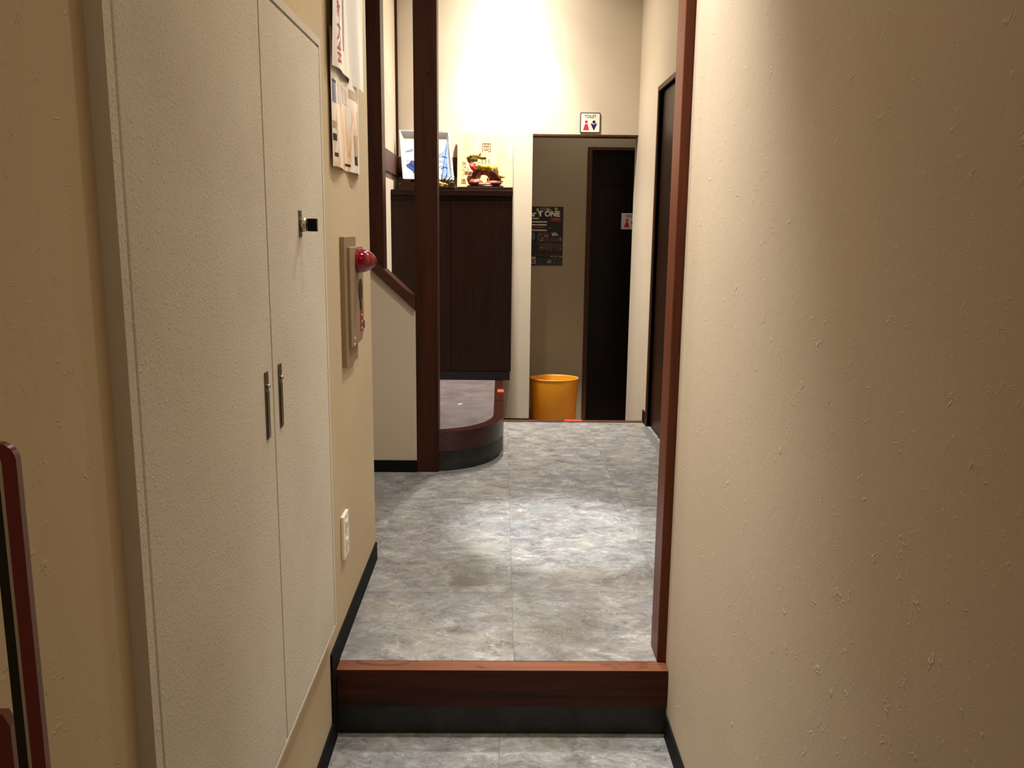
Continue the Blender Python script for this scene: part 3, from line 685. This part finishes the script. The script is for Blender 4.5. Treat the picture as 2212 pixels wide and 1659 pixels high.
R = [ring(.06, .06, -.006), ring(.0, .0, dp), ring(.032, .032, dp + .001), ring(.085, .09, .001)]
for a, b in zip(R, R[1:]):
    for k in range(4): bm.faces.new((a[k], a[(k+1) % 4], b[(k+1) % 4], b[k]))
bm.faces.new(R[0]); bm.faces.new(R[-1]); bmesh.ops.bevel(bm, geom=[e for e in bm.edges], offset=.003, segments=2, affect='EDGES'); obj('dish', bm, M['porcelain'], tr)
def uvpx(px, py):
    d = ray(px, py); o = Vector((0, 0, CAM_H)); P0 = T(0, 0, .0022); t = (P0 - o).dot(un)/d.dot(un); return o + d*t
bm = bmesh.new()
def brush(pts, mi, lift=0.0): bm_poly(bm, [uvpx(*p) + un*lift for p in pts], mi)
def stroke(pts, wd, mi, lift=.0006):
    for (a, b) in zip(pts, pts[1:]):
        d = Vector((b[0]-a[0], b[1]-a[1])); nn = Vector((-d.y, d.x)).normalized()*wd/2
        brush([(a[0]+nn.x, a[1]+nn.y), (b[0]+nn.x, b[1]+nn.y), (b[0]-nn.x, b[1]-nn.y), (a[0]-nn.x, a[1]-nn.y)], mi, lift)
brush([(872, 328), (880, 325), (892, 321), (892, 326), (884, 328)], 3)
brush([(894, 320), (912, 317), (936, 321), (936, 326), (912, 324)], 3)
brush([(875, 357), (886, 356), (903, 366), (918, 379), (914, 383), (893, 371)], 1); brush([(884, 354), (889, 348), (905, 350), (922, 362), (918, 374), (897, 366)], 1, .0004)
stroke([(873, 357), (886, 354), (892, 359), (900, 365), (918, 379)], 1.3, 2, .0010); stroke([(884, 354), (888, 347), (905, 349), (922, 362)], 1.2, 2, .0012); stroke([(892, 372), (918, 385)], 1.1, 2)
for q0 in ((874, 346, 878, 351), (880, 343, 879, 351), (885, 344, 881, 351)): stroke([(q0[0], q0[1]), (q0[2], q0[3])], .5, 2)
brush([(878, 386), (886, 382), (894, 378), (894, 384), (886, 385)], 3)
brush([(963.5, 309), (966, 309), (971, 350), (974, 388), (953, 386), (956, 362)], 0); brush([(945, 335), (953, 331), (962, 325), (962, 339), (952, 339), (945, 340)], 0, .0002); brush([(945, 346), (956, 345), (962, 350), (955, 351), (945, 349)], 3, .0002)
stroke([(964, 310), (964, 322), (962, 336), (959, 352), (957, 370), (955, 384)], 1.6, 1, .0008); stroke([(945, 334), (956, 330), (963, 322)], .7, 1); stroke([(955, 338), (966, 341)], 1.5, 2, .0010); stroke([(953, 364), (962, 361), (967, 364)], 1.8, 2, .0010); stroke([(964, 352), (966, 384)], 1.2, 1, .0010); stroke([(945, 361), (958, 359)], 1.0, 1)
obj('painting', bm, [M['blue1'], M['blue2'], M['blue3'], M['bluegrey']], tr, recalc=False)
sx0, sx1 = atY(864, 400, 5.66).x, atY(984, 400, 5.66).x
st = thing('tray_stand', 'dark wooden stand holding up the porcelain tray', 'stand', ((sx0 + sx1)/2, 5.68, CZ + .001))
bm = bmesh.new(); z0 = CZ + .001; zt = bl.z - .006
pts = [(sx0, 5.630, z0)] + [(sx0 + .030*(1 - math.cos(a)), 5.630, zt - .030 + .030*math.sin(a)) for a in [i*math.pi/12 for i in range(0, 7)]] + [(sx1 - .030*(1 - math.cos(a)), 5.630, zt - .030 + .030*math.sin(a)) for a in [i*math.pi/12 for i in range(6, -1, -1)]] + [(sx1, 5.630, z0)]
bm_prism(bm, pts, (0, .10, 0), 0); obj('base', bm, M['walnut'], st)
bm = bmesh.new(); bm_prism(bm, [(sx0 + .05, 5.733, z0), (sx1 - .05, 5.733, z0), (sx1 - .09, 5.828, z0 + .25), (sx0 + .09, 5.828, z0 + .25)], (0, .012, 0)); obj('back_rest', bm, M['walnut'], st)
cpx = atY(866.5, 412, 5.60); cp = Vector((cpx.x - .004, 5.80, 0)); cp = atY(866, 398, 5.80)
bm = bmesh.new(); bm_lathe(bm, (cp.x, 5.80, CZ + .001), (0, 0, 1), [(.011, 0), (.013, .004), (.019, .040), (.020, .052), (.018, .052), (.016, .038), (.010, .006)], 24)
tag(obj('small_cup', bm, M['porcelain'], None, (cp.x, 5.80, CZ)), 'small white cup half hidden behind the left end of the tray stand', 'cup')

# small spiky ornament on a black base in front of the tray
ob = atY(965, 411, 5.585)
orn = thing('ornament', 'small bronze ornament with spiky fronds on a black base before the tray', 'ornament', (ob.x, 5.585, CZ + .001))
bm = bmesh.new(); ax = lambda px: atY(px, 405, 5.585).x; az = lambda py: atY(965, py, 5.585).z
bm_box(bm, (ax(941), 5.558, CZ + .001), (ax(981), 5.618, CZ + .021), .003); obj('base', bm, M['blackgloss'], orn)
bm = bmesh.new()
for (px, py, r) in ((951, 398, (.026, .020, .016)), (959, 399, (.022, .018, .014)), (965, 400, (.014, .012, .010)), (946, 392, (.016, .016, .018)), (954, 402, (.030, .022, .012))): bm_ball(bm, (ax(px), 5.588, max(az(py), CZ + .024)), r)
o = obj('body', bm, plain('bronze', rgb(150, 102, 54), .25, .5), orn)
m = o.modifiers.new('remesh', 'REMESH'); m.mode = 'VOXEL'; m.voxel_size = .003; m.use_smooth_shade = True
bm = bmesh.new()
for pts in (((950, 394), (947, 384), (945, 377)), ((954, 394), (955, 384), (953, 374)), ((958, 394), (963, 385), (966, 372)), ((962, 395), (970, 387), (978, 377)), ((962, 397), (971, 392), (982, 381)), ((956, 394), (959, 387), (960, 380)), ((964, 399), (972, 396), (980, 392))):
    bm_tube(bm, [(ax(a), 5.588 - .004*i, az(b)) for i, (a, b) in enumerate(pts)], [.006, .0045, .0012], 8)
obj('fronds', bm, plain('dark_green_glaze', rgb(66, 70, 40), .25), orn)

# dragon figurine
FYC = 5.655
gx = lambda px: atY(px, 380, FYC).x; gz = lambda py: atY(1045, py, FYC).z
def G(cx_, cy_, dy=0.0): return Vector((gx(980 + cx_/11.85), FYC + dy, gz(280 + cy_/11.85)))
k_ = (gx(1090) - gx(1010))/80/11.85                                  # metres per sketch unit
dz_ = ZQ + .012 - G(800, 1500).z                                      # set it down on the plinth
def G2(a, b, dy=0.0): v = G(a, b, dy); v.z += dz_; return v
dg = thing('dragon_figurine', 'gold and brown glazed dragon figurine with red ribbon and wooden tag', 'figurine', (gx(1048), FYC, ZQ))
bm = bmesh.new(); bm_lathe(bm, ((G2(810, 0)).x, FYC, ZQ), (0, 0, 1), [(.118, 0), (.120, .003), (.116, .010), (.108, .012)], 40, 0, (True, True), 1, .52); obj('base', bm, M['blackgloss'], dg)
def blob(name, parts, mat, vox=.0045, sub=None):
    bm = bmesh.new()
    for pr_ in parts:
        if pr_[0] == 'b': bm_ball(bm, pr_[1], tuple(q*k_ for q in pr_[2]), 0, 18, Matrix.Rotation(pr_[3] if len(pr_) > 3 else 0, 4, 'Y'))
        else: bm_tube(bm, pr_[1], [q*k_ for q in pr_[2]], 12)
    o = obj(name, bm, mat, dg)
    m = o.modifiers.new('remesh', 'REMESH'); m.mode = 'VOXEL'; m.voxel_size = vox; m.use_smooth_shade = True
    s = o.modifiers.new('smooth', 'SMOOTH'); s.iterations = 2; s.factor = .5
    return o
blob('rock', [('b', G2(560, 1430), (200, 260, 95)), ('b', G2(1030, 1440), (210, 240, 75)), ('b', G2(800, 1480), (400, 250, 45)), ('b', G2(430, 1340), (95, 170, 120)), ('t', [G2(420, 1330), G2(520, 1240), G2(640, 1190)], [90, 85, 80]), ('t', [G2(1180, 1440), G2(1090, 1350), G2(980, 1270), G2(900, 1200)], [70, 95, 85, 75]), ('t', [G2(640, 1180), G2(780, 1170), G2(900, 1195)], [78, 62, 75]), ('t', [G2(640, 1350), G2(600, 1300), G2(560, 1260)], [90, 90, 80]), ('t', [G2(1130, 1390), G2(1200, 1395), G2(1280, 1388)], [50, 36, 12]), ('b', G2(900, 1350), (60, 120, 50))], M['rock'], .004)
blob('body', [('b', G2(650, 1030), (170, 130, 110)), ('b', G2(820, 1050), (210, 140, 105)), ('b', G2(980, 1090), (160, 125, 110)), ('b', G2(1060, 1160), (90, 90, 100)), ('t', [G2(560, 1000), G2(500, 930), G2(470, 860)], [110, 90, 80])] + [('b', G2(540 + 62*k, 965 + (k > 4)*22*(k - 4) + 6*k, (-1)**k*24), (46, 70, 40)) for k in range(9)], M['gold'], .0042)
blob('leg', [('t', [G2(600, 1090, -.022), G2(545, 1170, -.026), G2(500, 1260, -.028), G2(430, 1290, -.03)], [70, 55, 42, 34])], M['figdark'])
blob('leg', [('t', [G2(960, 1140, -.020), G2(1060, 1220, -.026), G2(1130, 1310, -.028), G2(1215, 1360, -.03)], [85, 66, 46, 30])], M['figdark'])
blob('head', [('b', G2(500, 850), (120, 95, 95)), ('b', G2(420, 830), (85, 75, 75)), ('b', G2(365, 800), (40, 60, 40)), ('b', G2(530, 760), (85, 70, 55)), ('t', [G2(350, 850), G2(420, 900), G2(500, 925)], [30, 50, 60]), ('b', G2(440, 755, -.012), (34, 34, 34)), ('b', G2(450, 755, .012), (34, 34, 34))], M['olive'], .004)
blob('ear', [('b', G2(715, 800, -.014), (130, 34, 48), .10)], M['olive'], .0036)
blob('ear', [('b', G2(705, 790, .016), (120, 30, 44), .10)], M['olive'], .0036)
blob('horn', [('t', [G2(600, 760), G2(670, 720), G2(700, 660)], [34, 30, 20])], M['gold'], .0036)
blob('tail', [('t', [G2(1070, 1130), G2(1095, 1070), G2(1130, 1005)], [52, 34, 8]), ('t', [G2(1060, 1200), G2(1150, 1260), G2(1250, 1285), G2(1330, 1285)], [60, 48, 30, 10])], M['gold'], .0036)
bm = bmesh.new()
for dx, sg in ((0, 1), (26, -1)):
    bm_tube(bm, [G2(430 + dx, 960, -.030), G2(460 + dx*1.5, 1040, -.036), G2(500 + dx, 1110, -.036), G2(525, 1170, -.034)], [30*k_, 40*k_, 30*k_, 14*k_], 10)
bm_tube(bm, [G2(440, 990, -.034), G2(480, 1050, -.042), G2(450, 1110, -.040)], [26*k_, 34*k_, 10*k_], 10); obj('ribbon', bm, M['ribbon'], dg)
bm = bmesh.new(); bm_tube(bm, [G2(380, 1130, -.040), G2(365, 1050, -.036), G2(400, 1000, -.034), G2(520, 950, -.026), G2(650, 915, -.012)], [12*k_]*5, 8); obj('cord', bm, M['pink'], dg)
bm = bmesh.new(); bm_prism(bm, [G2(285, 1130, -.044), G2(480, 1160, -.044), G2(465, 1280, -.044), G2(270, 1250, -.044)], (0, .004, 0))
tg = obj('wooden_tag', bm, M['tagwood'], dg)
bm = text_mesh('開運', 66*k_*1.15, frame(G2(372, 1208, -.0448), (1, 0, -.15), (.15, 0, 1)), 0, .0001, 1.0); obj('lettering', bm, M['ink'], tg, recalc=False)

# ------------------------------------------------------------------ red framed stand at the near left
YF = .46
fx = lambda px, py: atY(px, py, YF)
sf = thing('framed_stand', 'dark red framed stand with a pale inner bead at the lower left edge', 'stand', (-.33, YF, 0))
xr = fx(70, 1300).x + (110 - 70)/F*YF*.55; zt = fx(10, 958).z
rx = fx(60, 1150).x                                                   # outer edge of the right stile about its middle
xo = fx(36, 1010).x; xw = 36/F*YF
def stile(bm, x_out, wd, y0, y1, ztop, xleft, rad):
    """upside-down U frame of rectangular section, round outer corners"""
    out, inn = [], []
    xm_ = xleft
    def arc(cx_, cz_, r, a0, a1, n=8): return [(cx_ + r*math.cos(a0 + (a1 - a0)*k/n), cz_ + r*math.sin(a0 + (a1 - a0)*k/n)) for k in range(n + 1)]
    o_ = [(x_out, .06)] + arc(x_out - rad, ztop - rad, rad, 0, math.pi/2) + arc(xm_ + rad, ztop - rad, rad, math.pi/2, math.pi) + [(xm_, .06)]
    r2 = max(rad - wd, .001)
    i_ = [(x_out - wd, .06)] + arc(x_out - wd - r2, ztop - wd - r2, r2, 0, math.pi/2) + arc(xm_ + wd + r2, ztop - wd - r2, r2, math.pi/2, math.pi) + [(xm_ + wd, .06)]
    a = [[bm.verts.new((x, y, z)) for x, z in P_] for P_ in (o_, i_) for y in (y0, y1)]
    of, ob_, i_f, ib = a; n = len(o_)
    for k in range(n - 1):
        for p_, q_ in ((of, i_f), (i_f, ib), (ib, ob_), (ob_, of)): bm.faces.new((p_[k], p_[k+1], q_[k+1], q_[k]))
    for k in (0, n - 1): bm.faces.new((of[k], i_f[k], ib[k], ob_[k]))
XLF = -.43
bm = bmesh.new(); stile(bm, xo, .0082, YF, YF + .005, zt, XLF, .010); obj('frame', bm, M['lacquer'], sf)
bm = bmesh.new(); stile(bm, xo - .0083, .0022, YF + .0005, YF + .0045, zt - .0083, XLF + .0083, .0035); obj('bead', bm, M['alu'], sf)
bm = bmesh.new(); stile(bm, xo - .0106, .0060, YF + .001, YF + .005, zt - .0106, XLF + .0106, .003); obj('inner_frame', bm, M['blackgloss'], sf)
bm = bmesh.new()
for x in (xo - .008, XLF + .008): bm_box(bm, (x - .012, YF - .12, 0), (x + .012, YF + .14, .0605), .004)
obj('foot', bm, M['blackgloss'], sf)
p1 = fx(10, 1560); bm = bmesh.new(); bm_prism(bm, [(XLF + .02, YF + .008, .75), (p1.x - .002, YF + .008, .75), (p1.x - .002, YF + .008, p1.z - .008), (p1.x - .006, YF + .008, p1.z), (XLF + .02, YF + .008, p1.z)], (0, .008, 0), .0015); obj('panel', bm, M['lacquer'], sf)
